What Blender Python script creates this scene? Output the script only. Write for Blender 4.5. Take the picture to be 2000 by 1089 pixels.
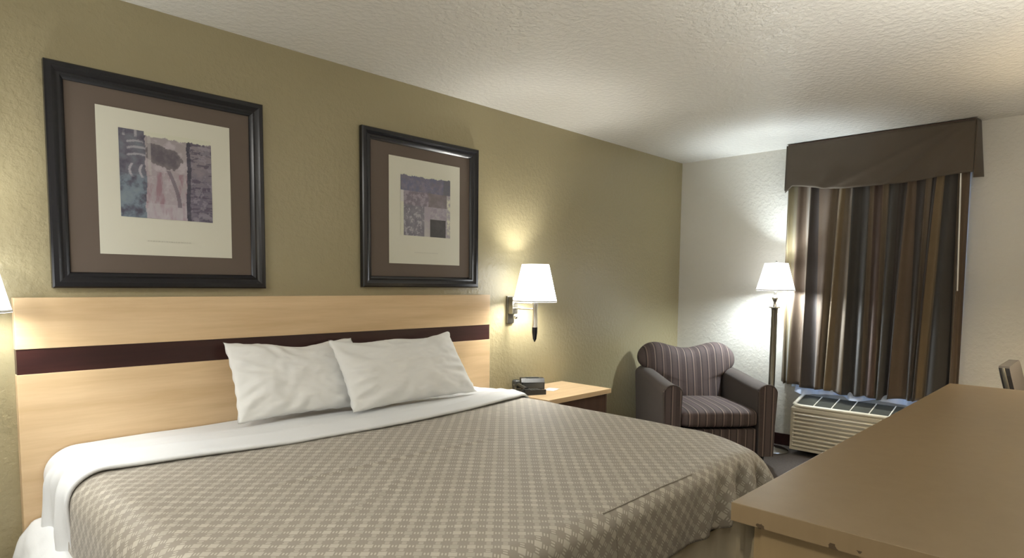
import bpy, bmesh, math, random
from mathutils import Vector, Matrix, noise
PI = math.pi
C = bpy.context.scene
for o in list(bpy.data.objects): bpy.data.objects.remove(o)
COL = C.collection

# ------------------------------------------------------------------ camera
cam_d = bpy.data.cameras.new('camera'); cam = bpy.data.objects.new('camera', cam_d); COL.objects.link(cam)
yaw, pitch, roll = 0.7964, -0.0731, 0.0102
F = Vector((math.sin(yaw)*math.cos(pitch), math.cos(yaw)*math.cos(pitch), math.sin(pitch)))
RT = Vector((math.cos(yaw), -math.sin(yaw), 0)); UP = RT.cross(F)
R2 = RT*math.cos(roll)+UP*math.sin(roll); U2 = -RT*math.sin(roll)+UP*math.cos(roll)
m = Matrix((R2, U2, -F)).transposed().to_4x4(); m.translation = Vector((-0.3358, -2.9506, 1.3125))
cam.matrix_world = m
cam_d.sensor_width = 36; cam_d.sensor_fit = 'HORIZONTAL'
cam_d.lens = 1206.7*36/2000
cam_d.shift_x = (1000-1003.07)/2000; cam_d.shift_y = (643.69-544.5)/2000
cam_d.clip_start = 0.02
C.camera = cam
# ------------------------------------------------------------------ world, exposure
C.view_settings.view_transform = 'Standard'; C.view_settings.look = 'None'
C.view_settings.gamma = 1; C.view_settings.use_curve_mapping = False
C.view_settings.exposure = 0.3
w = bpy.data.worlds.new('sky'); C.world = w; w.use_nodes = True
bg = w.node_tree.nodes['Background']; bg.inputs[0].default_value = (0.66, 0.80, 1, 1); bg.inputs[1].default_value = 4.0

def lamp(name, kind, loc, energy, col, **kw):
    l = bpy.data.lights.new(name, kind); l.energy = energy; l.color = col
    for k, v in kw.items(): setattr(l, k, v)
    o = bpy.data.objects.new(name, l); o.location = loc; COL.objects.link(o); return o
WARM = (1.0, 0.86, 0.66); NEUT = (1.0, 0.97, 0.90); COOL = (0.93, 0.98, 1.0)
# added fill: unseen ceiling fixture and two wall uplights (their housings are built below)
lamp('ceiling_fill', 'AREA', (-1.10, -1.55, 2.335), 34, (1, .98, .94), shape='DISK', size=0.34)
for x_, e_ in ((-0.95, 21), (2.10, 17)):
    u_ = lamp('fill_uplight', 'AREA', (x_, -2.99, 1.35), e_, (1, .97, .91), shape='DISK', size=0.22); u_.rotation_euler = (PI, 0, 0)

# ------------------------------------------------------------------ materials
def mat(name, col, rough=0.5, metal=0.0, spec=0.5, bump=None, var=None, **kw):
    """bump=(scale, strength, distance); var=(scale, amount)"""
    m = bpy.data.materials.new(name); m.use_nodes = True; nt = m.node_tree
    b = nt.nodes['Principled BSDF']
    b.inputs['Base Color'].default_value = (*col, 1); b.inputs['Roughness'].default_value = rough
    b.inputs['Metallic'].default_value = metal; b.inputs['Specular IOR Level'].default_value = spec
    for k, v in kw.items(): b.inputs[k.replace('_', ' ')].default_value = v
    if bump or var:
        tc = nt.nodes.new('ShaderNodeTexCoord')
    if bump:
        n = nt.nodes.new('ShaderNodeTexNoise'); n.inputs['Scale'].default_value = bump[0]; n.inputs['Detail'].default_value = 4
        nt.links.new(tc.outputs['Object'], n.inputs['Vector'])
        bp = nt.nodes.new('ShaderNodeBump'); bp.inputs['Strength'].default_value = bump[1]; bp.inputs['Distance'].default_value = bump[2]
        nt.links.new(n.outputs['Fac'], bp.inputs['Height']); nt.links.new(bp.outputs['Normal'], b.inputs['Normal'])
    if var:
        n = nt.nodes.new('ShaderNodeTexNoise'); n.inputs['Scale'].default_value = var[0]; n.inputs['Detail'].default_value = 3
        nt.links.new(tc.outputs['Object'], n.inputs['Vector'])
        mx = nt.nodes.new('ShaderNodeMix'); mx.data_type = 'RGBA'
        mx.inputs['A'].default_value = (*[c*(1-var[1]) for c in col], 1); mx.inputs['B'].default_value = (*[min(1, c*(1+var[1])) for c in col], 1)
        nt.links.new(n.outputs['Fac'], mx.inputs['Factor']); nt.links.new(mx.outputs['Result'], b.inputs['Base Color'])
    return m

class NB:                                            # tiny node-graph helper
    def __init__(s, name, rough=0.5):
        s.m = bpy.data.materials.new(name); s.m.use_nodes = True; s.nt = s.m.node_tree
        s.b = s.nt.nodes['Principled BSDF']; s.b.inputs['Roughness'].default_value = rough
    def n(s, t, **kw):
        x = s.nt.nodes.new('ShaderNode'+t)
        for k, v in kw.items(): setattr(x, k, v)
        return x
    def l(s, a, b): s.nt.links.new(a, b)
    def math(s, op, a, b=0.0, c=None):
        x = s.n('Math', operation=op)
        for i, v in enumerate((a, b) if c is None else (a, b, c)):
            if isinstance(v, (int, float)): x.inputs[i].default_value = v
            else: s.l(v, x.inputs[i])
        return x.outputs[0]
    def mix(s, fac, a, b):
        x = s.n('Mix', data_type='RGBA')
        for key, v in (('Factor', fac), ('A', a), ('B', b)):
            if isinstance(v, (int, float)): x.inputs[key].default_value = v
            elif isinstance(v, tuple): x.inputs[key].default_value = (*v, 1)
            else: s.l(v, x.inputs[key])
        return x.outputs['Result']
    def bump(s, h, st, d):
        x = s.n('Bump'); x.inputs['Strength'].default_value = st; x.inputs['Distance'].default_value = d
        s.l(h, x.inputs['Height']); s.l(x.outputs[0], s.b.inputs['Normal'])

def plaster(name, col, rough, scale, dist, spec=0.5):
    g = NB(name, rough); g.b.inputs['Base Color'].default_value = (*col, 1); g.b.inputs['Specular IOR Level'].default_value = spec
    tc = g.n('TexCoord'); n1 = g.n('TexNoise'); n1.inputs['Scale'].default_value = scale; n1.inputs['Detail'].default_value = 5
    n1.inputs['Roughness'].default_value = 0.55
    g.l(tc.outputs['Object'], n1.inputs['Vector'])
    r = g.n('ValToRGB'); r.color_ramp.elements[0].position = 0.42; r.color_ramp.elements[1].position = 0.62
    g.l(n1.outputs['Fac'], r.inputs[0])
    n2 = g.n('TexNoise'); n2.inputs['Scale'].default_value = scale*3.2; g.l(tc.outputs['Object'], n2.inputs['Vector'])
    h = g.math('ADD', r.outputs[0], g.math('MULTIPLY', n2.outputs['Fac'], 0.5))
    g.bump(h, 0.8, dist); return g.m

def wood(name, c1, c2, axis='X', rough=0.3, scale=1.0, wear=False):
    g = NB(name, rough); tc = g.n('TexCoord'); mp = g.n('Mapping'); g.l(tc.outputs['Object'], mp.inputs['Vector'])
    s = [14*scale]*3; s['XYZ'.index(axis)] = 1.1*scale; mp.inputs['Scale'].default_value = s
    n1 = g.n('TexNoise'); n1.inputs['Scale'].default_value = 1.6; n1.inputs['Detail'].default_value = 6; n1.inputs['Distortion'].default_value = 0.4
    g.l(mp.outputs[0], n1.inputs['Vector'])
    n2 = g.n('TexNoise'); n2.inputs['Scale'].default_value = 7; n2.inputs['Detail'].default_value = 3; g.l(mp.outputs[0], n2.inputs['Vector'])
    f = g.math('ADD', g.math('MULTIPLY', n1.outputs['Fac'], 0.75), g.math('MULTIPLY', n2.outputs['Fac'], 0.25))
    r = g.n('ValToRGB'); r.color_ramp.elements[0].position = 0.35; r.color_ramp.elements[1].position = 0.68
    r.color_ramp.elements[0].color = (*c1, 1); r.color_ramp.elements[1].color = (*c2, 1); g.l(f, r.inputs[0])
    out = r.outputs[0]
    if wear:                                          # chipped dark spots along the lower arris of the slab edge
        sp = g.n('SeparateXYZ'); g.l(tc.outputs['Object'], sp.inputs[0])
        n3 = g.n('TexNoise'); n3.inputs['Scale'].default_value = 26; n3.inputs['Detail'].default_value = 4; g.l(tc.outputs['Object'], n3.inputs['Vector'])
        low = g.math('LESS_THAN', sp.outputs['Z'], -0.026)
        n4 = g.n('TexNoise'); n4.inputs['Scale'].default_value = 5; g.l(tc.outputs['Object'], n4.inputs['Vector'])
        k = g.math('GREATER_THAN', g.math('ADD', n3.outputs['Fac'], g.math('MULTIPLY', n4.outputs['Fac'], 0.6)), 0.84)
        out = g.mix(g.math('MULTIPLY', g.math('MULTIPLY', low, k), 0.85), out, (0.05, 0.03, 0.015))
    g.l(out, g.b.inputs['Base Color']); return g.m

def cloth(name, col, var=0.05, scale=900, rough=0.85):
    g = NB(name, rough); g.b.inputs['Specular IOR Level'].default_value = 0.2; g.b.inputs['Sheen Weight'].default_value = 0.1
    tc = g.n('TexCoord'); n = g.n('TexNoise'); n.inputs['Scale'].default_value = 6; n.inputs['Detail'].default_value = 3
    g.l(tc.outputs['Object'], n.inputs['Vector'])
    g.l(g.mix(n.outputs['Fac'], tuple(c*(1-var) for c in col), tuple(min(1, c*(1+var)) for c in col)), g.b.inputs['Base Color'])
    n2 = g.n('TexNoise'); n2.inputs['Scale'].default_value = scale/4; g.l(tc.outputs['Object'], n2.inputs['Vector'])
    g.bump(n2.outputs['Fac'], 0.15, 0.002); return g.m

def striped(name, axis, stops, period, rough=0.85):
    """upholstery with narrow stripes repeating along one local axis"""
    g = NB(name, rough); g.b.inputs['Specular IOR Level'].default_value = 0.2
    tc = g.n('TexCoord'); sp = g.n('SeparateXYZ'); g.l(tc.outputs['Object'], sp.inputs[0])
    v = g.math('FRACT', g.math('ADD', g.math('DIVIDE', sp.outputs[axis], period), 20.25))
    r = g.n('ValToRGB'); r.color_ramp.interpolation = 'CONSTANT'
    e = r.color_ramp.elements; e[0].position = 0; e[0].color = (*stops[0][1], 1); e[1].position = stops[1][0]; e[1].color = (*stops[1][1], 1)
    for p, c in stops[2:]: q = e.new(p); q.color = (*c, 1)
    g.l(v, r.inputs[0])
    n = g.n('TexNoise'); n.inputs['Scale'].default_value = 60; g.l(tc.outputs['Object'], n.inputs['Vector'])
    g.l(g.mix(g.math('MULTIPLY', n.outputs['Fac'], 0.35), r.outputs[0], (0.10, 0.085, 0.08)), g.b.inputs['Base Color'])
    g.bump(n.outputs['Fac'], 0.3, 0.002); return g.m

M = {}
M['olive'] = plaster('olive_paint', (0.315, 0.272, 0.160), 0.32, 38, 0.0013)
M['cream'] = plaster('cream_paint', (0.62, 0.60, 0.54), 0.42, 38, 0.0013)
M['ceil'] = plaster('ceiling_paint', (0.78, 0.765, 0.71), 0.27, 34, 0.003)
M['carpet'] = mat('carpet', (0.075, 0.062, 0.055), 0.95, bump=(180, .6, .006), var=(60, .35))
M['dkwood'] = wood('dark_wood', (0.022, 0.006, 0.006), (0.040, 0.012, 0.010), 'X', 0.35)
M['brwood'] = wood('brown_wood', (0.05, 0.024, 0.014), (0.085, 0.042, 0.024), 'Z', 0.4)
M['maple'] = wood('maple_laminate', (0.58, 0.41, 0.23), (0.69, 0.51, 0.31), 'X', 0.36)
M['dress'] = wood('dresser_laminate', (0.225, 0.158, 0.083), (0.245, 0.174, 0.094), 'Z', 0.33, wear=True)
M['dressb'] = wood('dresser_body', (0.25, 0.175, 0.085), (0.27, 0.19, 0.095), 'Z', 0.4)
M['sheet'] = cloth('white_sheet', (0.72, 0.735, 0.745), 0.02)
M['pillow'] = cloth('pillow_cotton', (0.74, 0.74, 0.72), 0.02)
M['skirt'] = cloth('cream_skirt', (0.80, 0.74, 0.58), 0.05)
M['black'] = mat('black_lacquer', (0.007, 0.007, 0.010), 0.27)
M['mat'] = mat('brown_mount', (0.115, 0.088, 0.070), 0.85)
M['print'] = mat('print_paper', (0.60, 0.59, 0.50), 0.8)
M['chrome'] = mat('brushed_nickel', (0.62, 0.60, 0.56), 0.22, 1.0)
M['dkchrome'] = mat('dark_nickel', (0.20, 0.19, 0.16), 0.3, 0.9)
M['blackp'] = mat('black_plastic', (0.018, 0.020, 0.022), 0.35)
M['greyp'] = mat('grey_plastic', (0.06, 0.065, 0.065), 0.35)
M['acbody'] = mat('ac_plastic', (0.64, 0.59, 0.47), 0.4)
M['acdark'] = mat('ac_grille', (0.050, 0.050, 0.040), 0.9, spec=0.15)
M['paper'] = mat('card_paper', (0.80, 0.76, 0.74), 0.7)
M['valance'] = cloth('valance_cloth', (0.088, 0.070, 0.052), 0.06, rough=0.7)
M['lining'] = mat('sheer_lining', (0.62, 0.72, 0.92), 0.8, Transmission_Weight=0.0)
M['white'] = mat('white_trim', (0.75, 0.74, 0.70), 0.4)
M['vinyl'] = mat('grey_vinyl', (0.040, 0.037, 0.037), 0.6)
ch_d, ch_b, ch_l, ch_m = (0.058, 0.042, 0.040), (0.085, 0.062, 0.060), (0.215, 0.165, 0.135), (0.040, 0.032, 0.032)
st = [(0, ch_b), (0.30, ch_m), (0.38, ch_l), (0.44, ch_b), (0.60, ch_d), (0.86, ch_l), (0.92, ch_m)]
M['chx'] = striped('striped_upholstery', 'X', st, 0.125)
M['chplain'] = cloth('armchair_cloth', (0.074, 0.059, 0.053), 0.08)
g = NB('pane_glass', 0.02); g.b.inputs['Transmission Weight'].default_value = 1; g.b.inputs['Base Color'].default_value = (.9, .95, 1, 1); M['glass'] = g.m
def shade_mat(name, col, strength):
    g = NB(name, 0.8); g.b.inputs['Base Color'].default_value = (0.85, 0.83, 0.78, 1)
    g.b.inputs['Emission Color'].default_value = (*col, 1); g.b.inputs['Emission Strength'].default_value = strength
    return g.m
M['shade'] = shade_mat('lit_lamp_shade', (0.95, 0.98, 1.0), 5.0)
M['shadew'] = shade_mat('lit_warm_shade', (1.0, 0.88, 0.7), 2.2)
M['bulbn'] = shade_mat('lit_bulb', (1.0, 0.98, 0.92), 500)
M['bulbl'] = shade_mat('lit_dimmer_bulb', (0.95, 0.98, 0.98), 230)
M['bulbw'] = shade_mat('lit_warm_bulb', (1.0, 0.80, 0.52), 420)
M['bulb'] = shade_mat('fill_diffuser', (1.0, 0.92, 0.78), 3.0)
# patterned bedspread: woven lattice of squares from the sheet's UV (metres)
g = NB('lattice_bedspread', 0.62); g.b.inputs['Specular IOR Level'].default_value = 0.35; g.b.inputs['Sheen Weight'].default_value = 0.15
tc = g.n('TexCoord'); mp = g.n('Mapping'); g.l(tc.outputs['UV'], mp.inputs['Vector']); mp.inputs['Rotation'].default_value = (0, 0, math.radians(45)); mp.inputs['Scale'].default_value = (23.5, 23.5, 1)
sp = g.n('SeparateXYZ'); g.l(mp.outputs[0], sp.inputs[0])
fx = g.math('ABSOLUTE', g.math('SUBTRACT', g.math('FRACT', sp.outputs['X']), 0.5)); fy = g.math('ABSOLUTE', g.math('SUBTRACT', g.math('FRACT', sp.outputs['Y']), 0.5))
mxv = g.math('MAXIMUM', fx, fy); mnv = g.math('MINIMUM', fx, fy)
sq = g.math('LESS_THAN', mxv, 0.25)                                         # light square in the middle
ring = g.math('MULTIPLY', g.math('GREATER_THAN', mxv, 0.35), g.math('LESS_THAN', mxv, 0.45))
ring = g.math('MULTIPLY', ring, g.math('LESS_THAN', mnv, 0.14))              # short light dashes round it
cell = g.n('TexWhiteNoise'); fl = g.n('VectorMath', operation='FLOOR'); g.l(mp.outputs[0], fl.inputs[0]); g.l(fl.outputs[0], cell.inputs['Vector'])
sqv = g.math('MULTIPLY', sq, g.math('ADD', 0.45, g.math('MULTIPLY', cell.outputs['Value'], 0.55)))
lite = g.math('MAXIMUM', sqv, ring)
base = g.mix(lite, (0.285, 0.254, 0.208), (0.485, 0.45, 0.38))
g.l(base, g.b.inputs['Base Color']); g.bump(lite, 0.25, 0.002); M['spread'] = g.m

# ------------------------------------------------------------------ mesh helpers
class MB:
    def __init__(s): s.v = []; s.f = []; s.mi = []; s.uv = None
    def add(s, V, Fs, mi=0):
        k = len(s.v); s.v += [tuple(p) for p in V]; s.f += [tuple(i+k for i in f) for f in Fs]; s.mi += [mi]*len(Fs); return s
    def box(s, a, b, mi=0, bev=0.0):
        (x0, y0, z0), (x1, y1, z1) = a, b
        if bev <= 0:
            V = [(x, y, z) for x in (x0, x1) for y in (y0, y1) for z in (z0, z1)]
            return s.add(V, [(0, 1, 3, 2), (4, 6, 7, 5), (0, 4, 5, 1), (2, 3, 7, 6), (0, 2, 6, 4), (1, 5, 7, 3)], mi)
        bm = bmesh.new(); bmesh.ops.create_cube(bm, size=1)
        for v in bm.verts: v.co = Vector(((x0+x1)/2+v.co.x*(x1-x0), (y0+y1)/2+v.co.y*(y1-y0), (z0+z1)/2+v.co.z*(z1-z0)))
        bmesh.ops.bevel(bm, geom=list(bm.edges), offset=bev, segments=2, affect='EDGES', profile=0.7)
        bm.verts.index_update(); s.add([v.co[:] for v in bm.verts], [[v.index for v in f.verts] for f in bm.faces], mi); bm.free(); return s
    def prism(s, pts, axis, a, b, mi=0):
        """extrude 2-D outline along axis; pts in the two other axes (in xyz order)"""
        def P(u, v, t): return {'x': (t, u, v), 'y': (u, t, v), 'z': (u, v, t)}[axis]
        n = len(pts); V = [P(u, v, a) for u, v in pts]+[P(u, v, b) for u, v in pts]
        return s.add(V, [tuple(range(n))[::-1], tuple(range(n, 2*n))]+[(i, (i+1) % n, n+(i+1) % n, n+i) for i in range(n)], mi)
    def lathe(s, prof, c=(0, 0, 0), n=40, mi=0, cap=True, sx=1, sy=1):
        V = []; Fs = []
        for r, z in prof:
            for i in range(n): a = 2*PI*i/n; V.append((c[0]+r*math.cos(a)*sx, c[1]+r*math.sin(a)*sy, c[2]+z))
        for j in range(len(prof)-1):
            for i in range(n): Fs.append((j*n+i, j*n+(i+1) % n, (j+1)*n+(i+1) % n, (j+1)*n+i))
        if cap: Fs += [tuple(range(n))[::-1], tuple(range((len(prof)-1)*n, len(prof)*n))]
        return s.add(V, Fs, mi)
    def tube(s, pts, r, n=12, mi=0):
        pts = [Vector(p) for p in pts]; V = []; Fs = []
        for j, p in enumerate(pts):
            d = (pts[min(j+1, len(pts)-1)]-pts[max(j-1, 0)]).normalized()
            a = d.cross(Vector((0, 0, 1)) if abs(d.z) < .9 else Vector((1, 0, 0))).normalized(); b = d.cross(a)
            for i in range(n): t = 2*PI*i/n; V.append(p+(a*math.cos(t)+b*math.sin(t))*(r[j] if isinstance(r, (list, tuple)) else r))
        for j in range(len(pts)-1):
            for i in range(n): Fs.append((j*n+i, j*n+(i+1) % n, (j+1)*n+(i+1) % n, (j+1)*n+i))
        Fs += [tuple(range(n))[::-1], tuple(range((len(pts)-1)*n, len(pts)*n))]
        return s.add(V, Fs, mi)
    def grid(s, nu, nv, fn, mi=0, wrap=False):
        V = [fn(i/(nu-1 if not wrap else nu), j/(nv-1)) for j in range(nv) for i in range(nu)]; Fs = []
        for j in range(nv-1):
            for i in range(nu if wrap else nu-1):
                i2 = (i+1) % nu; Fs.append((j*nu+i, j*nu+i2, (j+1)*nu+i2, (j+1)*nu+i))
        return s.add(V, Fs, mi)
    def build(s, name, mats, parent=None, smooth=False, loc=None, angle=40):
        me = bpy.data.meshes.new(name); me.from_pydata(s.v, [], s.f); 
        for mm in (mats if isinstance(mats, list) else [mats]): me.materials.append(mm)
        for p, i in zip(me.polygons, s.mi): p.material_index = i
        bm = bmesh.new(); bm.from_mesh(me); bmesh.ops.recalc_face_normals(bm, faces=list(bm.faces))
        if smooth:
            for f in bm.faces: f.smooth = True
            if angle < 180:
                for e in bm.edges:
                    if len(e.link_faces) == 2 and e.calc_face_angle(0) > math.radians(angle): e.smooth = False
        bm.to_mesh(me); bm.free()
        o = bpy.data.objects.new(name, me); COL.objects.link(o)
        if parent: o.parent = parent
        if loc: o.location = loc
        return o
def mod_sub(o, n=1):
    m = o.modifiers.new('s', 'SUBSURF'); m.levels = n; m.render_levels = n; return o
def solid(o, t, off=-1):
    m = o.modifiers.new('t', 'SOLIDIFY'); m.thickness = t; m.offset = off; return o
def thing(name, label, cat, loc=(0, 0, 0), rz=0, group=None):
    o = bpy.data.objects.new(name, None); COL.objects.link(o); o.location = loc; o.rotation_euler = (0, 0, rz); o.empty_display_size = .1
    return tag(o, label, cat, group)
def tag(o, label, cat, group=None):
    o['label'] = label; o['category'] = cat
    if group: o['group'] = group
    return o
def struct(o, label=None):
    o['kind'] = 'structure'
    if label: o['label'] = label
    return o

# ------------------------------------------------------------------ the room
XW, YN, XL, H = 4.886, -3.15, -2.3, 2.44
wy0, wy1, wz0, wz1 = -2.185, -1.06, 0.50, 2.16        # window opening
def slab(name, a, b, m): return MB().box(a, b).build(name, m)
struct(slab('floor', (XL-.1, YN-.1, -.1), (XW+.14, .1, 0), M['carpet']), 'dark brown carpeted floor')
struct(slab('ceiling', (XL-.1, YN-.1, H), (XW+.14, .1, H+.1), M['ceil']), 'off-white textured ceiling')
struct(slab('wall_back', (XL, 0, 0), (XW, .1, H), M['olive']), 'olive green textured wall behind the bed')
struct(slab('wall_left', (XL-.1, YN, 0), (XL, .1, H), M['cream']))
struct(slab('wall_front', (XL, YN-.1, 0), (XW, YN, H), M['cream']))
b = MB(); X1 = XW+.14
b.box((XW, YN-.1, 0), (X1, wy0, H)); b.box((XW, wy1, 0), (X1, .1, H)); b.box((XW, wy0, 0), (X1, wy1, wz0)); b.box((XW, wy0, wz1), (X1, wy1, H))
struct(b.build('wall_right', M['cream']), 'cream textured wall around the window')
def prof_board(name, a, b_): return struct(slab(name, a, b_, M['dkwood']))
prof_board('baseboard_right', (XW-.014, -1.12, 0), (XW-.0005, -0.015, .095))
prof_board('baseboard_back', (2.45, -.014, 0), (XW-.001, -.0005, .095))
wn = thing('window_1', None, None); del wn['label']; del wn['category']; struct(wn)
b = MB(); f = .045
for a, c in (((wy0, wz0), (wy0+f, wz1)), ((wy1-f, wz0), (wy1, wz1)), ((wy0+f, wz0), (wy1-f, wz0+f)), ((wy0+f, wz1-f), (wy1-f, wz1)), (((wy0+wy1)/2-.02, wz0+f), ((wy0+wy1)/2+.02, wz1-f))):
    b.box((XW+.06, a[0], a[1]), (XW+.11, c[0], c[1]))
b.build('window_frame', M['white'], wn)
MB().box((XW+.08, wy0+f, wz0+f), (XW+.086, wy1-f, wz1-f)).build('window_pane', M['glass'], wn)

# housings of the added fill lamps, unseen from the camera
t = thing('fill_ceiling_light', 'round white fill light added on the ceiling near the entry wall', 'ceiling light', (-1.10, -1.55, H-.001))
MB().lathe([(.21, 0), (.21, -.03), (.19, -.04)], n=40).build('rim', M['white'], t, True)
MB().lathe([(.185, -.04), (.18, -.06), (.14, -.085), (.06, -.098), (.005, -.10)], n=40).build('diffuser', M['bulb'], t, True)
for x_, lb in ((-0.95, 'white bowl fill lamp added on the near wall at the entry end'), (2.10, 'white bowl fill lamp added on the near wall above the long dresser')):
    t = thing('fill_wall_uplight', lb, 'lamp', (x_, -2.99, 1.35), group='added fill uplights on the near wall')
    MB().lathe([(.02, -.13), (.07, -.115), (.12, -.07), (.142, -.015), (.136, -.012), (.115, -.06), (.06, -.10), (.01, -.11)], n=40).build('bowl', M['white'], t, True)
    MB().box((-.04, -.158, -.15), (.04, -.02, -.10)).build('bracket', M['chrome'], t)

# ------------------------------------------------------------------ headboard
t = thing('headboard', 'wide maple laminate headboard with a dark stripe, fixed to the olive wall', 'headboard', (1.2044, -.002, 0))
hw = 1.2044; d = -.05
MB().box((-hw, d, 0.02), (hw, 0, .958), bev=.003).build('lower_panel', M['maple'], t)
MB().box((-hw+.002, d+.004, .9585), (hw-.002, 0, 1.0525)).build('inlay_stripe', M['dkwood'], t)['label'] = 'dark cherry stripe'
MB().box((-hw, d, 1.053), (hw, 0, 1.2455), bev=.003).build('upper_panel', M['maple'], t)

# ------------------------------------------------------------------ framed prints
def picture(x0, x1, z0, z1, mo, pr, im, painter, label, res):
    """all rectangles as (x0,x1,z0,z1)"""
    cx, cz = (x0+x1)/2, (z0+z1)/2
    t = thing('framed_print', label, 'picture', (cx, -.002, cz), group=None)
    W, Hh = (x1-x0)/2, (z1-z0)/2
    # moulding profile: (inset from the outer edge, height off the wall)
    prof = [(0, 0), (0, .026), (.006, .032), (.022, .034), (.030, .028), (.040, .024), (.048, .026), (.056, .020), (.062, .012), (.062, .002)]
    b = MB(); V = []; n = len(prof)
    for sx, sz in ((-1, -1), (1, -1), (1, 1), (-1, 1)):
        for i_, h_ in prof: V.append((sx*(W-i_), -h_, sz*(Hh-i_)))
    Fs = [(c*n+j, ((c+1) % 4)*n+j, ((c+1) % 4)*n+j+1, c*n+j+1) for c in range(4) for j in range(n-1)]
    b.add(V, Fs).build('frame', M['black'], t, True, angle=28)
    MB().box((-W+.055, -.008, -Hh+.055), (W-.055, -.002, Hh-.055)).build('mount', M['mat'], t)
    MB().box((pr[0]-cx, -.010, pr[2]-cz), (pr[1]-cx, -.0085, pr[3]-cz)).build('print_sheet', M['print'], t)
    # the painted area, a flat sheet carrying a colour per point
    nx, nz = res, int(res*(im[3]-im[2])/(im[1]-im[0])); me = bpy.data.meshes.new('artwork')
    V = [(im[0]-cx+(im[1]-im[0])*i/(nx-1), -.0115, im[2]-cz+(im[3]-im[2])*j/(nz-1)) for j in range(nz) for i in range(nx)]
    Fs = [(j*nx+i, j*nx+i+1, (j+1)*nx+i+1, (j+1)*nx+i) for j in range(nz-1) for i in range(nx-1)]
    me.from_pydata(V, [], Fs); ca = me.color_attributes.new('ink', 'FLOAT_COLOR', 'POINT')
    for j in range(nz):
        for i in range(nx):
            c = painter(i/(nx-1), 1-j/(nz-1)); c = lerp(c, (.52, .50, .52), .28) if c != PAPER else c; ca.data[j*nx+i].color = (*[max(0, x)**2.2 for x in c], 1)
    me.materials.append(M['ink']); o = bpy.data.objects.new('artwork', me); COL.objects.link(o); o.parent = t
    # faint pencil-grey caption line beneath the image
    b = MB(); random.seed(7); x = (im[0]+im[1])/2-cx-.085; zc = im[2]-cz-.095
    while x < (im[0]+im[1])/2-cx+.085:
        l = random.uniform(.004, .014); b.box((x, -.0112, zc-.0022), (x+l, -.0108, zc+.0022)); x += l+.003
    b.build('caption', M['caption'], t)
    return t
g = NB('print_ink', 0.8); a = g.n('Attribute', attribute_name='ink'); g.l(a.outputs['Color'], g.b.inputs['Base Color']); M['ink'] = g.m
M['caption'] = mat('caption_ink', (0.50, 0.49, 0.42), 0.8)
def nz_(u, v, s, k=0): return noise.fractal(Vector((u*s, v*s, k*7.3)), 0.6, 2.0, 4)
def lerp(a, b, t): t = max(0, min(1, t)); return tuple(x+(y-x)*t for x, y in zip(a, b))
def sst(a, b, x): t = max(0, min(1, (x-a)/(b-a))); return t*t*(3-2*t)
PAPER = (0.78, 0.78, 0.71)
def paint1(u, v):
    w1 = nz_(u, v, 4, 1)*.04; w2 = nz_(u, v, 9, 2)
    if u > .26 and v < .055+.02*w2: return PAPER
    if u < .27+w1*.6:                                   # blue-grey left column
        c = lerp((.34, .34, .39), (.36, .43, .50), sst(.45, .62, v)); c = lerp(c, (.45, .52, .56), .5+w2*.7 if v > .5 else w2*.4)
        for k, (vy, bw) in enumerate(((.13, .012), (.20, .013), (.28, .012))):
            arc = vy+.02*math.cos((u-.2)*14)*-1
            if u > .08 and abs(v-arc-.01) < bw: c = lerp(c, (.68, .68, .70), .75)
        for ux in (.13, .235):
            if .38 < v < .54 and abs(u-ux+.03*math.sin((v-.38)*20)) < .013: c = lerp(c, (.72, .71, .74), .8)
        if v < .08 and (abs(u-.05) < .014 or abs(u-.17) < .012): c = (.6, .6, .62)
        return lerp(c, (.22, .22, .28), max(0, -w2)*1.1)
    if u < .71+w1*.3:                                   # lilac centre with a dark oval
        c = lerp((.60, .57, .57), (.66, .62, .65), v); c = lerp(c, (.72, .68, .71), max(0, w2)*1.4); 
        if v > .45: c = lerp(c, (.56, .43, .47), max(0, nz_(u*2.2, v*.6, 6, 3))*1.7)
        if v > .82: c = lerp(c, (.74, .72, .75), .5)
        e = ((u-.47)/.21)**2+((v-.27-.18*(u-.47))/.13)**2+w2*.45
        if e < 1: c = lerp((.30, .28, .31), (.43, .40, .41), e*.8+w2*.4)
        d_ = abs(u-.50-.14*math.sin((v-.4)*3.4)*.9)
        if .42 < v < .85 and d_ < .022: c = lerp(c, (.36, .32, .37), .7)
        if abs(u-.31) < .018 and v < .5: c = lerp(c, (.73, .71, .70), .6)
        return c
    if u < .755+w1*.4: return lerp((.17, .17, .22), (.30, .29, .35), abs(w2))
    c = lerp((.50, .47, .50), (.37, .35, .42), sst(.1, .8, v)+w2*.6)
    if nz_(u*.35, v*2.4, 9, 5) > .22: c = lerp(c, (.24, .22, .29), .75)
    if w2 > .25: c = lerp(c, (.62, .60, .63), .5)
    if v < .05+.03*w2: c = (.55, .55, .5)
    return c
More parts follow.
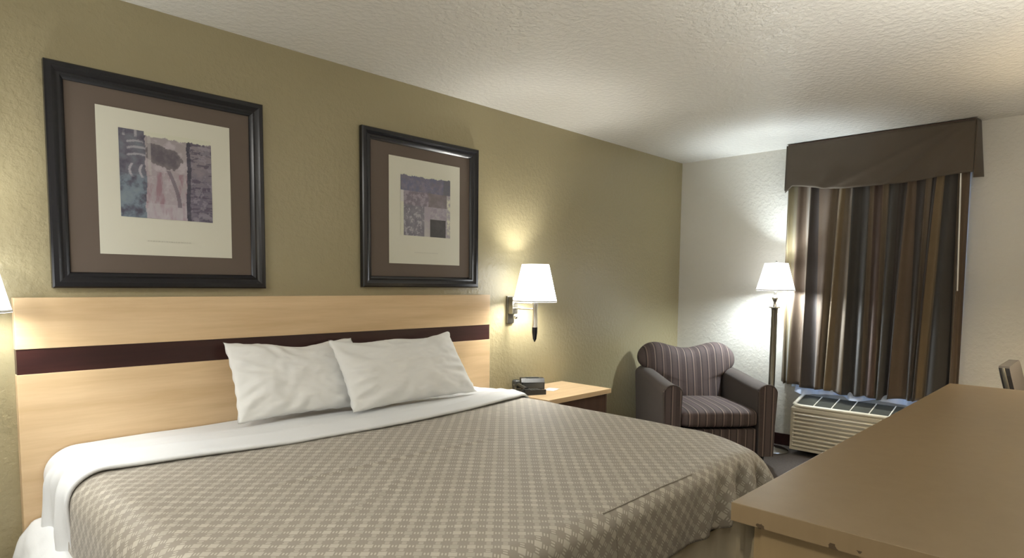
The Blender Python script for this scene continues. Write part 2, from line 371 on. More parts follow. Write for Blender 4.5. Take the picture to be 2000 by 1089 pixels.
def paint2(u, v):
    w2 = nz_(u, v, 8, 11); w3 = nz_(u, v, 16, 12)
    if v < .03+.03*w2: return PAPER
    c = lerp((.42, .41, .46), (.50, .48, .55), .5+w2)
    if v < .27:
        c = lerp(c, (.38, .39, .50), .5+w3)
        if u > .86: c = lerp(c, (.34, .35, .36), .6)
        return c
    if u < .06 and v < .46: return (.84, .84, .82)
    if u < .06: return PAPER
    if u > .93: return lerp(PAPER, (.62, .6, .64), .3+w3)
    if v < .5:
        if u > .55: return lerp((.44, .41, .42), (.50, .47, .49), .5+w2)
        return lerp((.45, .42, .47), (.60, .57, .62), .3+w3*1.5)
    if .58 < u < .90 and v > .70: return lerp((.22, .22, .22), (.26, .26, .26), w2)
    if .46 < u <= .58: return lerp((.64, .61, .66), (.74, .73, .72), sst(.6, 1, v)+w2*.3)
    if u >= .58: return lerp((.58, .55, .60), (.68, .66, .69), .4+w3)
    c = lerp((.43, .42, .47), (.50, .50, .53), .5+w2)
    if w3 > .3: c = lerp(c, (.70, .69, .72), .8)
    return c
picture(.124, .954, 1.282, 2.140, None, (.287, .804, 1.42, 2.008), (.364, .722, 1.575, 1.932), paint1, 'black framed print with a dark oval and blue column, above the headboard at left', 150)
picture(1.4855, 2.3235, 1.291, 2.150, None, (1.665, 2.181, 1.426, 2.024), (1.742, 2.105, 1.588, 1.937), paint2, 'black framed abstract print with a small black square, hung nearest the wall lamp', 130)

# ------------------------------------------------------------------ lamps
BULB = 'bulbn'
M['bulbc'] = shade_mat('lit_cool_bulb', (0.84, 0.94, 1.0), 1150)
def shade(parent, r0, r1, z0, z1, m, n=48, name='lamp_shade'):
    b = MB(); b.lathe([(r0, z0), (r1, z1)], n=n, cap=False)
    o = b.build(name, m, parent, True); solid(o, .003, 0)
    MB().lathe([(r0+.001, z0), (r0+.0035, z0+.006), (r0+.0005, z0+.010)], n=n, cap=False).build('shade_trim', M['white'], o, True)
    MB().lathe([(r1, z1-.008), (r1+.003, z1-.004), (r1, z1)], n=n, cap=False).build('shade_trim', M['white'], o, True)
    return o
def wall_lamp(x, label, bulb='bulbn'):
    t = thing('wall_lamp', label, 'lamp', (x, -.002, 1.2), group='wall lamps either side of the headboard')
    s = 1 if x > 1 else -1
    px = -.040*s
    MB().box((px-.033, -.014, -.150), (px+.033, 0, .035), bev=.004).build('wall_plate', M['dkchrome'], t)
    b = MB(); b.box((px-.026, -.055, -.085), (px+.026, -.012, .030), bev=.006)
    b.build('switch_box', M['dkchrome'], t)
    MB().lathe([(.010, 0), (.010, .012), (.007, .016)], n=20).build('switch_knob', M['chrome'], t).matrix_local = Matrix.Translation((px, -.054, -.108)) @ Matrix.Rotation(PI/2, 4, 'X')
    for z in (-.010, -.048):
        MB().tube([(px, -.050, z), (px+.005*s, -.10, z), (0, -.198, z)], .0058).build('arm', M['chrome'], t, True)
    MB().lathe([(.006, .02), (.020, .015), (.019, -.02), (.015, -.06), (.0165, -.10), (.0175, -.155), (.019, -.160), (.019, -.168)], (0, -.198, 0), 24).build('stem', M['chrome'], t, True)
    MB().lathe([(.0185, -.168), (.018, -.20), (.012, -.245), (.004, -.262), (.001, -.266)], (0, -.198, 0), 24).build('tip', M['black'], t, True)['label'] = 'black tapered tip'
    MB().lathe([(.013, .015), (.013, .07), (.016, .075), (.028, .11), (.030, .135), (.022, .165), (.004, .175)], (0, -.198, 0), 20).build('bulb', M[bulb], t, True)
    # spider ring that carries the shade
    b = MB()
    for k in range(3): a = 2*PI*k/3; b.tube([(0, -.198, .012), (.140*math.cos(a), -.198+.140*math.sin(a), .006)], .0016, 6)
    b.build('shade_carrier', M['chrome'], t)
    o = shade(t, .143, .088, 0, .245, M['shade']); o.location = (0, -.198, 0)
    return t
wall_lamp(2.676, 'nickel wall lamp with white shade, mounted right of the headboard above the nightstand')
wall_lamp(-.165, 'white shaded wall lamp cut by the left photo edge, beside the headboard', 'bulbl')

t = thing('floor_lamp', 'tall column floor lamp with glowing white shade, between armchair and curtain', 'lamp', (4.62, -1.0, 0))
MB().lathe([(.145, 0), (.145, .012), (.13, .020), (.05, .028), (.030, .040)], n=40).build('base', M['chrome'], t, True)
b = MB(); nb = 32
b.lathe([(.028, .035), (.028, .07), (.024, .075), (.024, 1.13), (.026, 1.14), (.030, 1.145)], n=32)
b.build('column', M['dkchrome'], t, True)
MB().lathe([(.030, 1.145), (.046, 1.150), (.046, 1.158), (.014, 1.162), (.010, 1.19), (.016, 1.205), (.024, 1.222), (.020, 1.240), (.009, 1.25), (.009, 1.30)], n=32).build('neck', M['chrome'], t, True)
MB().lathe([(.012, 1.30), (.028, 1.35), (.030, 1.38), (.022, 1.41), (.004, 1.42)], n=20).build('bulb', M['bulbc'], t, True)
b = MB()
for k in range(3): a = 2*PI*k/3+.3; b.tube([(0, 0, 1.505), (.082*math.cos(a), .082*math.sin(a), 1.496)], .0016, 6)
b.tube([(0, 0, 1.42), (0, 0, 1.505)], .0025, 6); b.lathe([(.002, 1.503), (.008, 1.509), (.006, 1.518), (.001, 1.522)], n=12)
b.build('finial', M['chrome'], t, True)
shade(t, .143, .085, 1.285, 1.500, M['shade'])

# ------------------------------------------------------------------ bed
BX, BW, BY1 = 1.205, 1.135, -1.935            # centre, half width, foot
def drape(R, x0, x1, y0, y1, top, fold=0.0, seed=0, flare=.03):
    """cloth position for arc-length coordinates (s across, t towards the foot); x0..y1 = box of the flat top"""
    def fn(s, t):
        cx = min(max(s, x0), x1); cy = max(t, y1); ox = s-cx; oy = t-cy; o = math.hypot(ox, oy)
        u = (cx-BX)/BW; z = top+.028*(1-.22*u*u)*(1-.25*(cy/y1))
        z += .006*noise.noise(Vector((s*2.2, t*2.2, seed)))+.0025*noise.noise(Vector((s*7, t*7, seed+4)))
        if o < 1e-6: return (cx, cy, z)
        dx, dy = ox/o, oy/o
        if o < R*PI/2: r = R*math.sin(o/R); dz = R*(1-math.cos(o/R))
        else: q = o-R*PI/2; r = R+flare*q; dz = R+q
        k = min(1, max(0, (o-.5*R)/(.25))); ang = math.atan2(oy, ox); arc = s*9+t*9+ang*6
        corner = abs(dx*dy)*2
        r += fold*k*(.55*math.sin(arc*1.9+2*math.sin(arc*.7))+.45*noise.noise(Vector((s*5, t*5, seed+9))))*(.45+1.6*corner)
        dz -= .02*corner*k*math.sin(arc*2.3)
        return (cx+dx*r, cy+dy*r, z-dz)
    return fn
bed = thing('bed', 'king bed with white sheets against the maple headboard', 'bed', (0, 0, 0))
b = MB(); b.box((.10, -1.88, .12), (2.23, -.058, .38), bev=.03); b.build('box_spring', M['sheet'], bed, True)
b = MB(); b.box((.125, -1.87, .382), (2.10, -.058, .630), bev=.05); b.build('mattress', M['sheet'], bed, True)
# pleated skirt round three sides
def skirt_pt(u, v):
    P = [(0.075, -.06), (0.05, -1.905), (2.26, -1.905), (2.26, -.06)]; L = [1.845, 2.24, 1.845]; d_ = u*sum(L)
    for i, l in enumerate(L):
        if d_ <= l or i == 2: break
        d_ -= l
    a, c = Vector(P[i]), Vector(P[i+1]); dr = (c-a).normalized(); nrm = Vector((dr.y, -dr.x)); p = a+dr*min(d_, l)
    k = abs(math.sin(u*sum(L)*PI/.085)); q = (k**.35-.6)*.014*(1-v*.8)+noise.noise(Vector((u*60, v*2, 3)))*.004
    nrm = -nrm if nrm.dot(p-Vector((1.2, -1))) < 0 else nrm
    p += nrm*q
    return (p.x, p.y, .02+.375*v)
o = MB().grid(620, 12, skirt_pt).build('bed_skirt', M['skirt'], bed, True, angle=180); solid(o, .003)
# white pad bulging under the sheet at the head-left corner
def pad_pt(u, v):
    a = PI*v; x = .09-.14*math.sin(a*.5)-.03*u; return (x+.01*noise.noise(Vector((u*6, v*6, 1))), -.062-.50*u, .40-.20*(v**2)+.02*math.sin(u*3+v*5)*(1-u))
o = MB().grid(40, 16, pad_pt).build('mattress_pad', M['sheet'], bed, True, angle=180); solid(o, .012)

RX = .11
def uvgrid(name, m, xs, ys, fn, parent=None, thick=.008):
    nu, nv = len(xs), len(ys)
    b = MB(); b.add([fn(s, t) for t in ys for s in xs], [(j*nu+i, j*nu+i+1, (j+1)*nu+i+1, (j+1)*nu+i) for j in range(nv-1) for i in range(nu-1)])
    me = bpy.data.meshes.new(name); me.from_pydata(b.v, [], b.f); me.materials.append(m)
    uv = me.uv_layers.new(name='UVMap')
    for lp in me.loops: vi = lp.vertex_index; uv.data[lp.index].uv = (xs[vi % nu], ys[vi//nu])
    for p in me.polygons: p.use_smooth = True
    bm = bmesh.new(); bm.from_mesh(me); bmesh.ops.recalc_face_normals(bm, faces=list(bm.faces))
    if sum(f.normal.z*f.calc_area() for f in bm.faces) < 0: bmesh.ops.reverse_faces(bm, faces=list(bm.faces))
    bm.to_mesh(me); bm.free()
    o = bpy.data.objects.new(name, me); COL.objects.link(o)
    if parent: o.parent = parent
    if thick: solid(o, thick, -1)
    return o
lin = lambda a, b, n: [a+(b-a)*i/(n-1) for i in range(n)]
x0, x1 = BX-BW+RX, BX+BW-RX
# the bedspread
FR = .06
fnS = drape(RX, x0, x1, 0, BY1+.045, .640, .012, 2)
def spread(s, t):
    cy = BY1+.045
    X_, Y_, Z_ = fnS(s, max(t, cy))
    # foot end: tight edge then a straight drop; eases into the rounded side near the corners
    if t < cy:
        oy = cy-t; ox = max(x0-s, s-x1, 0)
        if ox > 0:
            X_, Y_, Z_ = fnS(s, t); kk = min(1, max(0, oy-.05)/.12)
            Y_ -= kk*.014*2.4*(math.sin(s*30+oy*16+1.6*math.sin(s*7))+noise.noise(Vector((s*9, t*4, 5))))*max(0, 1-ox/.15)
        else:
            k = max(0, 1-min(s-x0, x1-s)/.28); Rr = FR+(RX-FR)*k*k
            if oy < Rr*PI/2: r = Rr*math.sin(oy/Rr); dz = Rr*(1-math.cos(oy/Rr))
            else: q = oy-Rr*PI/2; r = Rr+.05*q; dz = Rr+q
            kk = min(1, max(0, oy-.05)/.12)
            r += kk*.014*(.15+.4*k+1.9*sst(1.45, 2.0, s))*(math.sin(s*30+oy*16+1.6*math.sin(s*7))+noise.noise(Vector((s*9, t*4, 5))))
            Y_ = cy-r; Z_ -= dz
    k_ = sst(.62, 1.0, (X_-BX)/BW)*sst(1.55, 2.03, -Y_)**1.5
    return (X_-.16*k_, Y_, Z_-.02*k_)
def front(s): return -.44-.15*math.sin(PI*min(1, max(0, (s-.05)/2.3)))
xs = lin(x0-.42, x1+.42, 190)
def spread2(s, q):                                    # q 0..1 from the folded-back front edge to the hem
    y0 = front(s); t = y0+(BY1-.215-y0)*q
    X_, Y_, Z_ = spread(s, t)
    # a long pressed crease and a soft swell
    return (X_, Y_, Z_+.007*math.exp(-((t+1.08+.06*(s-1.1))/.014)**2)*sst(.45, .6, s)*(1-sst(1.35, 1.55, s))+.005*math.exp(-((t+1.25-.5*(s-.9))/.02)**2)*sst(.5, .6, s)*(1-sst(.9, 1.05, s)))
ys = lin(0, 1, 170); nu = len(xs)
o = uvgrid('bedspread', M['spread'], xs, ys, spread2, None, .010)
uv = o.data.uv_layers[0]
for lp in o.data.loops:
    s, q = xs[lp.vertex_index % nu], ys[lp.vertex_index//nu]; y0 = front(s); uv.data[lp.index].uv = (s, y0+(BY1-.215-y0)*q)
tag(o, 'taupe lattice-patterned bedspread draped over the bed', 'bedspread')
# piping along the foot edge and the side seam of the drop panel
b = MB(); pts = [Vector(spread(s, BY1+.02))+Vector((0, -.002, .001)) for s in lin(1.10, 1.62, 30)]; b.tube(pts, .0022, 8)
b.tube([Vector(spread(1.125, BY1+.02-.012*i))+Vector((0, -.0008, 0)) for i in range(0, 19)], .0016, 6)
b.build('piping', M['spreadseam'] if 'spreadseam' in M else M['spread'], o, True)
# the white top sheet folded back over it
fnT = drape(RX+.012, x0, x1, -.0, -9, .658, .010, 6, flare=.0)
def topsheet(s, q):
    y0, y1 = -.060, front(s)-.055+.012*noise.noise(Vector((s*1.5, 0, 3))); t = y0+(y1-y0)*q
    X_, Y_, Z_ = fnT(s, t)
    Z_ += .006*math.sin(PI*q)-.010*sst(.0, 1, 1-q)+.0035*(1-abs(math.sin(q*8+.5*math.sin(s*2.3+1)+.2*math.sin(s*7))))**1.5*sst(.2, .6, q)*2+.007*sst(.50, .545, q+.03*math.sin(s*2.1))+.004*noise.noise(Vector((s*2.5, q*5, 8)))
    if q > .93: Z_ -= .010*((q-.93)/.07)**2
    ox = max(x0-s, 0)
    if ox > .05: X_ += .006*math.sin(q*23+3*noise.noise(Vector((s*3, q*3, 2))))*min(1, (ox-.05)/.15)
    if ox > .12: X_ += .016*math.sin(q*11+1+ox*5)*min(1, (ox-.12)/.2)-.0; Y_ -= .10*(ox-.12)*q
    return (X_, Y_, Z_)
o = uvgrid('top_sheet', M['sheet'], lin(x0-.50, x1+.42, 170), lin(0, 1, 60), topsheet, None, .012)
tag(o, 'white top sheet folded back at the head of the bed', 'sheet')

def pillow(name, label, bl, br, tl, tr, thick, seed):
    bl, br, tl, tr = map(Vector, (bl, br, tl, tr)); cen = (bl+br+tl+tr)/4
    nrm = (br-bl).cross(tl-bl).normalized()
    if nrm.y > 0: nrm = -nrm
    N = 64; V = []; idx = {}; Fs = []
    for side in (1, -1):
        for j in range(N+1):
            for i in range(N+1):
                u, v = i/N*2-1, j/N*2-1
                if side == -1 and (abs(u) == 1 or abs(v) == 1): idx[side, i, j] = idx[1, i, j]; continue
                # edges pull in between the pointed corners
                pu = u*(1-.045*(1-v*v)*abs(u)); pv = v*(1-.07*(1-u*u)*abs(v))
                a, b_ = (pu+1)/2, (pv+1)/2
                p = bl*(1-a)*(1-b_)+br*a*(1-b_)+tl*(1-a)*b_+tr*a*b_
                h = max(0, (1-abs(u)**2.4)*(1-abs(v)**2.4))**.55*thick
                e = max(abs(u), abs(v)); wr = noise.fractal(Vector((u*2.2+seed, v*2.0, side*2)), .8, 2, 3)
                rad = math.sin(math.atan2(v, u)*17+3*noise.noise(Vector((u*2, v*2, seed))))
                h += (.012*wr+.006*rad*sst(.45, .9, e))*min(1, (1-e)*7)
                p = p+nrm*side*h
                if e > .97: p += nrm*.006*math.sin(u*23+v*19+seed)
                p.z -= .018*(1-u*u)*max(0, v)*(1+.5*math.sin(u*5+seed))
                idx[side, i, j] = len(V); V.append(p-cen)
        for j in range(N):
            for i in range(N): Fs.append((idx[side, i, j], idx[side, i+1, j], idx[side, i+1, j+1], idx[side, i, j+1]))
    o = MB().add(V, Fs).build(name, M['pillow'], None, True, loc=cen, angle=180)
    return tag(o, label, 'pillow', 'pillows leaning on the headboard')
pillow('pillow', 'left white pillow leaning on the headboard, partly behind the other pillow', (.705, -.29, .705), (1.36, -.30, .70), (.715, -.115, 1.045), (1.36, -.115, 1.03), .062, 1)
pillow('pillow', 'right white pillow in front, leaning on the headboard nearest the nightstand', (1.18, -.420, .705), (2.00, -.38, .705), (1.16, -.235, 1.035), (1.96, -.175, 1.037), .075, 5)

# ------------------------------------------------------------------ nightstand and what is on it
t = thing('nightstand', 'nightstand with maple top and dark brown body beside the bed', 'nightstand', (0, 0, 0))
MB().box((2.52, -.465, .568), (3.183, -.016, .600), bev=.003).build('top', M['maple'], t)
b = MB(); b.box((2.54, -.44, .06), (2.56, -.03, .567)); b.box((3.145, -.44, .0), (3.165, -.03, .567)); b.box((2.56, -.045, .06), (3.145, -.03, .567)); b.box((2.56, -.44, .06), (3.145, -.045, .08)); b.box((2.54, -.43, 0), (2.56, -.05, .06))
b.build('body', M['brwood'], t)
dr = MB().box((2.563, -.440, .40), (3.142, -.422, .560), bev=.002).build('drawer', M['brwood'], t)
MB().tube([(2.80, -.440, .48), (2.80, -.462, .48), (2.90, -.462, .48), (2.90, -.440, .48)], .005, 8).build('handle', M['chrome'], dr, True)
# telephone
t = thing('telephone', 'low black desk telephone on the nightstand close to the bed', 'telephone', (2.625, -.205, .600), math.radians(-25)); t.scale = (.9, .95, .75)
MB().prism([(-.085, 0), (.085, 0), (.085, .018), (-.03, .030), (-.085, .044)], 'x', -.095, .095).build('base', M['blackp'], t)
b = MB()
for i in range(3):
    for j in range(4): b.box((.0+i*.022, -.0-.062+j*.02+.02, .020), (.016+i*.022, -.048+j*.02+.02, .0325))
b.build('keypad', M['greyp'], t)
b = MB(); b.tube([(-.055, -.075, .050), (-.055, -.04, .058), (-.055, .04, .062), (-.055, .080, .056)], [.019, .013, .013, .019], 12); b.box((-.076, -.098, .030), (-.034, -.055, .055), bev=.008); b.box((-.076, .060, .034), (-.034, .102, .060), bev=.008)
b.build('handset', M['blackp'], t, True)
t = tag(MB().lathe([(.024, 0), (.026, .004), (.027, .060), (.022, .066), (.020, .060), (.019, .008)], n=28).build('cup', M['greyp'], None, True, (2.655, -.055, .600)), 'small grey cup standing behind the telephone on the nightstand', 'cup')
# clock radio
t = thing('clock_radio', 'small dark clock radio on the nightstand behind the telephone', 'clock radio', (2.775, -.090, .600), math.radians(-38))
MB().prism([(-.045, 0), (.045, 0), (.045, .060), (.028, .074), (-.030, .074), (-.050, .048)], 'x', -.080, .080).build('body', M['blackp'], t)
MB().add([(-.070, -.0495, .008), (.070, -.0495, .008), (.070, -.0525, .046), (-.070, -.0525, .046)], [(0, 1, 2, 3)]).build('display', M['greyp'], t)
MB().box((-.045, -.018, .074), (.045, .008, .080), bev=.002).build('snooze_bar', M['greyp'], t)
t = tag(MB().box((-.055, -.040, 0), (.055, .040, .0015)).build('card', M['paper'], None, False, (2.835, -.215, .6005)), 'white paper card lying flat on the nightstand', 'card'); t.rotation_euler = (0, 0, .3)

# ------------------------------------------------------------------ armchair
CH = thing('armchair', 'striped brown upholstered armchair in the corner beside the floor lamp', 'armchair', (4.138, -.636, 0), math.atan2(-.66, .75))
aw, ad = .42, .39                                        # half width, half depth (front is -y)
def arm(sx):
    o = thing_e = None
    # cross-section: rounded top, slightly flared outward
    n = 22; ys_ = lin(-ad+.012, ad-.03, 16); V = []; Fs = []; xi, xo = .285, aw
    for y in ys_:
        k = (y+ad)/(2*ad); top = .602+.048*sst(0, 1, k); r = (xo-xi)/2; cx = (xi+xo)/2
        sec = [(xi+.012, .07), (xi+.006, .30), (xi, top-r)]+[(cx-(r+.006)*math.cos(PI*i/12), top-r+(r)*math.sin(PI*i/12)) for i in range(1, 12)]+[(xo+.004, top-r), (xo-.008, .30), (xo-.012, .07)]
        V += [(sx*x, y, z) for x, z in sec]
    m_ = len(sec)
    for j in range(len(ys_)-1):
        for i in range(m_): Fs.append((j*m_+i, j*m_+(i+1) % m_, (j+1)*m_+(i+1) % m_, (j+1)*m_+i))
    Fs += [tuple(range(m_)), tuple(range((len(ys_)-1)*m_, len(ys_)*m_))]
    a = MB().add(V, Fs).build('armrest', M['chplain'], CH, True, angle=50)
    # striped front panel with piping
    top = .602; r = (xo-xi)/2; cx = (xi+xo)/2
    sec = [(xi+.014, .075), (xi+.010, .30), (xi+.002, top-r)]+[(cx-(r+.004)*math.cos(PI*i/12), top-r+r*math.sin(PI*i/12)) for i in range(1, 12)]+[(xo+.002, top-r), (xo-.010, .30), (xo-.014, .075)]
    MB().prism([(sx*x, z) for x, z in sec], 'y', -ad-.006, -ad+.014).build('arm_front', M['chx'], a)
    MB().tube([(sx*x, -ad-.004, z) for x, z in sec], .0055, 8).build('arm_piping', M['chplain'], a, True)
arm(-1); arm(1)
MB().box((-.284, -ad+.01, .07), (.284, ad-.06, .275), bev=.012).build('seat_base', M['chx'], CH, True)
def cushion(u, v):                                       # closed cross-section swept across
    x = -.280+.56*u; a = 2*PI*v; e = 2.0/5
    cy = math.copysign(abs(math.cos(a))**e, math.cos(a)); cz = math.copysign(abs(math.sin(a))**e, math.sin(a))
    k = 1-.10*abs(2*u-1)**8
    return (x, -.085+.335*cy*k, .352+.070*cz*k+.012*(1-(2*u-1)**2)*(cz > 0)*(1-cy*cy*.6))
b = MB(); b.grid(26, 49, cushion); nn = 26
b.add([cushion(0, j/48) for j in range(48)], [tuple(range(48))]); b.add([cushion(1, j/48) for j in range(48)], [tuple(range(48))])
b.build('seat_cushion', M['chx'], CH, True)
# camel back: two humps with a dip, flaring over the arms
out = [(-.275, .30), (-.275, .50), (-.285, .585), (-.345, .625), (-.395, .665), (-.412, .715), (-.395, .775), (-.340, .826), (-.270, .846), (-.200, .838), (-.110, .812), (0, .792), (.110, .812), (.200, .838), (.270, .846), (.340, .826), (.395, .775), (.412, .715), (.395, .665), (.345, .625), (.285, .585), (.275, .50), (.275, .30)]
def smooth_poly(p, it=2):
    for _ in range(it):
        q = [p[0]]
        for i in range(len(p)-1):
            a, c = p[i], p[i+1]; q += [(a[0]*.75+c[0]*.25, a[1]*.75+c[1]*.25), (a[0]*.25+c[0]*.75, a[1]*.25+c[1]*.75)]
        q.append(p[-1]); p = q
    return p
op = smooth_poly(out, 2)
rings = [(1.0, .075), (1.0, .03), (.985, .0), (.95, -.030), (.88, -.055), (.75, -.072), (.55, -.082), (.3, -.088), (.0, -.09)]
V = []; Fs = []; n = len(op)
for kf, dy in rings:
    for x, z in op:
        cx, cz = 0, .52; px_, pz_ = cx+(x-cx)*kf, cz+(z-cz)*kf
        V.append((px_, .245+dy+.20*(pz_-.42)*.9, pz_))
for j in range(len(rings)-1):
    for i in range(n): Fs.append((j*n+i, j*n+(i+1) % n, (j+1)*n+(i+1) % n, (j+1)*n+i))
Fs.append(tuple(range(n)))
MB().add(V, Fs).build('backrest', M['chx'], CH, True, angle=70)
MB().box((-.284, ad-.13, .07), (.284, ad-.02, .60), bev=.02).build('back_panel', M['chplain'], CH, True)
for sx in (-1, 1):
    for sy in (-1, 1): MB().lathe([(.018, 0), (.026, .07)], (sx*.35, sy*(ad-.07)-.01, 0), 4).build('leg', M['blackp'], CH)

# ------------------------------------------------------------------ curtain, valance
CX = 4.765
# stripe borders as y (metres) at the top and at the hem, colours between them
c_ol, c_br, c_tn, c_dk, c_go, c_ch, c_sl, c_rb = (.105, .080, .035), (.092, .062, .040), (.128, .098, .068), (.035, .027, .024), (.140, .100, .055), (.032, .028, .025), (.048, .043, .040), (.070, .042, .032)
cols = [c_ol, c_br, c_tn, c_dk, c_br, c_tn, c_go, c_tn, c_ch, c_sl, c_tn, c_rb, c_tn, c_sl, c_dk, c_br, c_dk, c_tn, c_dk, c_go, c_ch, c_tn, c_br]
cm = {}
mats = []; ids = []
for c in cols:
    if c not in cm:
        mm = mat('curtain_stripe', c, 0.62, spec=0.35, bump=(90, .12, .002), var=(9, .12)); mm.node_tree.nodes['Principled BSDF'].inputs['Sheen Weight'].default_value = .25
        cm[c] = len(mats); mats.append(mm)
    ids.append(cm[c])
yt = [-1.019, -1.09, -1.156, -1.19, -1.24, -1.35, -1.383, -1.444, -1.482, -1.555, -1.599, -1.623, -1.689, -1.719, -1.789, -1.84, -1.893, -1.948, -1.981, -2.019, -2.052, -2.13, -2.147, -2.195]
yb = [-1.025, -1.086, -1.162, -1.185, -1.266, -1.316, -1.346, -1.39, -1.484, -1.548, -1.611, -1.628, -1.699, -1.713, -1.766, -1.795, -1.894, -1.932, -1.938, -1.957, -2.018, -2.143, -2.16, -2.195]
cur = thing('curtain', 'gathered curtain with brown, gold and black vertical stripes at the window', 'curtain', (CX, -1.6, 2.1))
b = MB(); sub = 8; NV = 60
cols_ = []
for k in range(len(cols)):
    for q in range(sub): cols_.append((k+q/sub))
cols_.append(len(cols))
V = []
for j in range(NV+1):
    v = j/NV
    for c in cols_:
        k = min(int(c), len(cols)-1); f_ = c-k
        ya = yt[k]+(yt[k+1]-yt[k])*f_; yb_ = yb[k]+(yb[k+1]-yb[k])*f_
        vv = v**.8; y = ya+(yb_-ya)*vv
        ph = c*1.55*PI/1.35; amp = .012+.016*v
        x = amp*math.sin(ph+.7*math.sin(c*.9)+v*.9)+.010*v*noise.noise(Vector((c*.6, v*2.5, 1)))
        hem = .500+.008*math.sin(c*1.3)+.03*sst(0, 1, abs(c/len(cols)-.5)*2)
        z = 2.13+(hem-2.13)*v
        y += .006*math.sin(ph*1.0+1.5+v*1.7)
        V.append((x, y+1.6, z-2.1))
n = len(cols_)
for j in range(NV):
    for i in range(n-1): b.add([], []); b.f.append((j*n+i, j*n+i+1, (j+1)*n+i+1, (j+1)*n+i)); b.mi.append(ids[min(int(cols_[i]+1e-6), len(cols)-1)])
b.v = V
o = b.build('drape_panel', mats, cur, True, angle=180); solid(o, .003)
# edge return of the panel at the lamp side, golden satin, turned back to the wall
def ret(u, v):
    yl = yt[0]+(yb[0]-yt[0])*v**.8; return (.0+.085*u, yl+1.6+.012*math.sin(u*9+v*4)+.02*u*v, 2.13-1.60*v-2.1+.05*u*v)
o = MB().grid(16, 40, ret).build('curtain_return', mats[cm[c_go]], cur, True, angle=180); solid(o, .003)
def sheer(u, v):
    y = -1.12-.99*u; return (.062+.012*math.sin(u*58)+.012*v*math.sin(u*23+1)-.085*sst(.95, 1, v)*(.6+.4*math.sin(u*31)), y+1.6, 2.12-2.1-1.655*v-.012*math.sin(u*17)*v+.012)
g = NB('sheer_cloth', .9)
td = g.n('BsdfTranslucent'); td.inputs[0].default_value = (.75, .84, 1, 1); df = g.n('BsdfDiffuse'); df.inputs[0].default_value = (.70, .78, .95, 1)
mx = g.n('MixShader'); mx.inputs[0].default_value = .5; g.l(df.outputs[0], mx.inputs[1]); g.l(td.outputs[0], mx.inputs[2]); g.l(mx.outputs[0], g.nt.nodes['Material Output'].inputs[0])
MB().grid(220, 50, sheer).build('sheer_lining', g.m, cur, True, angle=180)['label'] = 'bluish white sheer lining'
b = MB(); b.tube([(-.035, -2.148+1.6, 2.085-2.1), (-.036, -2.169+1.6, 1.30-2.1)], .0045, 8); b.build('draw_wand', M['white'], cur, True)

val = thing('valance', 'brown fabric box valance mounted above the curtain', 'valance', (4.73, -1.635, 2.43))
# local: x out to the room is -, y along the wall
ya, yb2 = -1.005+1.635, -2.215+1.635
def vfront(u, v):
    y = ya+(yb2-ya)*u; Y = y-1.635
    # hem follows a shallow swag
    hem = 2.108-.055*sst(0, .35, u)+.030*sst(.62, 1, u)
    if u < .045: hem = 2.108-.05*(1-u/.045)
    z = 2.425+(hem-2.425)*v
    x = -.006*v*math.sin(u*7)-.016*v**.5*math.exp(-((u-1.0+.42*v)/.030)**2)-.013*v**.5*math.exp(-((u-.97+.72*v)/.035)**2)-.010*v*math.exp(-((u-1.02+.20*v)/.02)**2)+.004*noise.noise(Vector((u*7, v*4, 2)))*v
    x -= .007*math.exp(-((u-.30-.25*v)/.03)**2)*max(0, v-.55)*2
    return (x-.012*v, y, z-2.43)
o = MB().grid(120, 24, vfront).build('front_panel', M['valance'], val, True, angle=180); solid(o, .005)
def vend(u, v, s):
    y0 = ya if s > 0 else yb2; z = 2.425+((2.075 if s > 0 else 2.045)-2.425)*v
    return (-.012*v+(.150)*u, y0+s*(.006+.035*v*math.sin(u*PI*.5)*(1 if s < 0 else .4)), z-2.43+.02*u)
for s in (1, -1):
    o = MB().grid(16, 16, lambda u, v: vend(u, v, s)).build('side_panel', M['valance'], val, True, angle=180); solid(o, .005)
MB().box((.004, yb2+.004, -.012), (.150, ya-.004, .003)).build('mounting_board', M['brwood'], val)

# ------------------------------------------------------------------ air conditioner
AC = thing('air_conditioner', 'beige wall air conditioner with slatted front below the window', 'air conditioner', (4.62, -1.70, 0))
L = .54
MB().box((.012, -L, .045), (.250, L, .385), bev=.012).build('cabinet', M['acbody'], AC, True)
b = MB()
for k in range(9):
    z = .070+k*.0310
    b.prism([(.014, z), (-.006, z+.003), (-.010, z+.012), (-.002, z+.020), (.014, z+.023)], 'y', -L+.02, L-.02)
b.box((-.004, -L+.001, .052), (.014, -L+.03, .352)); b.box((-.004, L-.03, .052), (.014, L-.001, .352)); b.box((-.008, -L+.001, .048), (.014, L-.001, .066))
# broad plain band above the slats
b.box((-.008, -L+.001, .350), (.014, L-.001, .378), bev=.003)
b.build('front_grille', M['acbody'], AC)
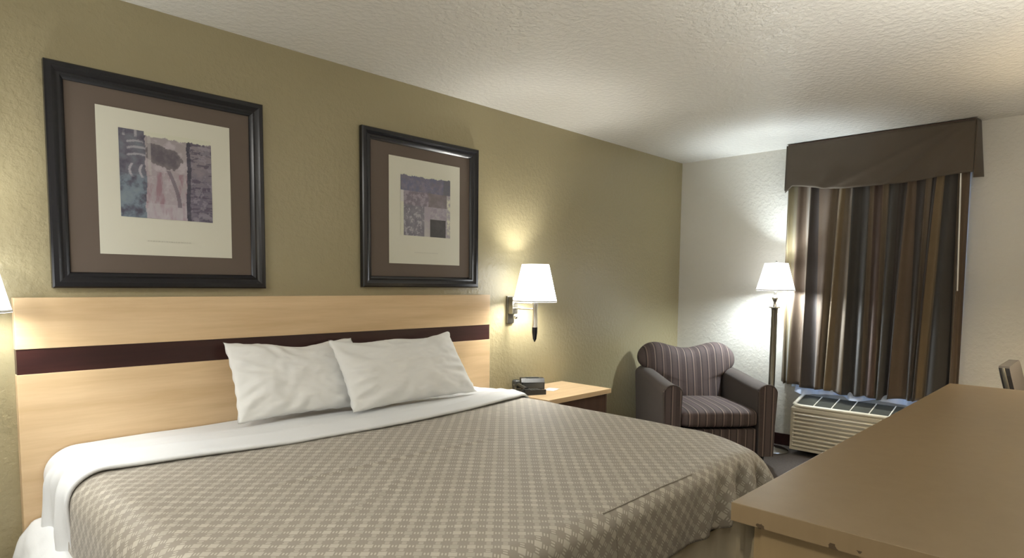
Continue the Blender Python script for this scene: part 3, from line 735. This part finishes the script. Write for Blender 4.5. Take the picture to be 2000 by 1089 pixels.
# sloping dark top with fins, framed by a raised rim
def topz(x): return .396+.062*(x/.25)
b = MB(); b.add([(.022, -L+.03, topz(.022)), (.215, -L+.03, topz(.215)), (.215, L-.03, topz(.215)), (.022, L-.03, topz(.022)), (.022, -L+.03, .380), (.215, -L+.03, .380), (.215, L-.03, .380), (.022, L-.03, .380)], [(0, 1, 2, 3), (4, 5, 6, 7), (0, 1, 5, 4), (1, 2, 6, 5), (2, 3, 7, 6), (3, 0, 4, 7)])
vp = b.build('vent_panel', M['acdark'], AC)
for k in range(1, 8):
    y = L-.03-k*(2*L-.06)/8; MB().prism([(.022, topz(.022)), (.215, topz(.215)), (.215, topz(.215)+.004), (.022, topz(.022)+.004)], 'y', y-.0035, y+.0035).build('vent_divider', M['acbody'], vp)
path = [(.235, L-.012), (.04, L-.012), (.014, L-.035), (.008, L-.07), (.008, -L+.07), (.014, -L+.035), (.04, -L+.012), (.235, -L+.012)]
b = MB(); pts = []
for i, (x, y) in enumerate(path): pts.append((x, y, topz(x)-.006))
b.tube(pts, .0155, 14); b.build('rim', M['acbody'], AC, True)

# ------------------------------------------------------------------ dresser (foreground)
t = thing('dresser', 'long tan laminate dresser with worn top edge in the foreground', 'dresser', (1.860, -2.44, .900))
dl = 1.070; dd = .70
MB().box((-dl, -dd, -.036), (dl, 0, 0), bev=.0015).build('top', M['dress'], t)
MB().box((-dl+.035, -dd+.01, -.895), (dl-.035, -.045, -.0365)).build('carcass', M['dressb'], t)
for r in range(3):
    for c_ in range(2):
        xa = -dl+.05+c_*(dl-.04); za = -.85+r*.268
        q = MB().box((xa, -.0445, za), (xa+dl-.06, -.026, za+.258), bev=.002).build('drawer', M['dressb'], t)
        MB().tube([(xa+.43, -.026, za+.13), (xa+.43, -.004, za+.13), (xa+.58, -.004, za+.13), (xa+.58, -.026, za+.13)], .005, 8).build('handle', M['chrome'], q, True)

# desk beyond the dresser, its lamp and its chair
t = thing('desk', 'tan writing desk beyond the dresser against the near wall', 'desk', (3.70, -2.95, 0))
MB().box((-.70, -.19, .725), (.90, .19, .755), bev=.002).build('top', M['dress'], t)
for x in (-.69, .87): MB().box((x, -.18, 0), (x+.022, .17, .7245)).build('leg', M['dressb'], t)
t = thing('desk_lamp', 'warm lit lamp standing on the desk', 'lamp', (3.66, -2.94, .755))
MB().lathe([(.07, 0), (.07, .012), (.02, .03), (.014, .08), (.03, .16), (.035, .24), (.014, .36), (.012, .50)], n=32).build('base', M['chrome'], t, True)
MB().lathe([(.012, .52), (.028, .57), (.030, .60), (.022, .63), (.004, .64)], n=20).build('bulb', M['bulbw'], t, True)
shade(t, .15, .095, .52, .74, M['shadew'])
t = thing('desk_chair', 'dark grey padded chair, only its back showing above the dresser', 'chair', (3.645, -2.56, 0))
tl = math.radians(8)
bk = MB().prism([(-.215, .46), (-.222, .90), (-.212, .935), (-.19, .942), (.20, .942), (.222, .93), (.228, .90), (.215, .46)], 'y', -.030, .012).build('backrest', M['vinyl'], t)
V0 = bk.data.vertices
for v in V0: v.co.y += .25*(v.co.z-.95)
for x in (-.232, .238): MB().tube([(x, -.14, .42), (x, -.120, .50), (x, -.018, .90), (x*.96, -.008, .935)], .0085, 8).build('back_stile', M['dkchrome'], t, True)
MB().box((-.22, -.42, .42), (.225, -.145, .475), bev=.02).build('seat', M['vinyl'], t, True)
for sx in (-.20, .205):
    for sy in (-.39, -.10): MB().tube([(sx, sy, .425), (sx*1.08, sy, 0)], .010, 8).build('leg', M['chrome'], t, True)
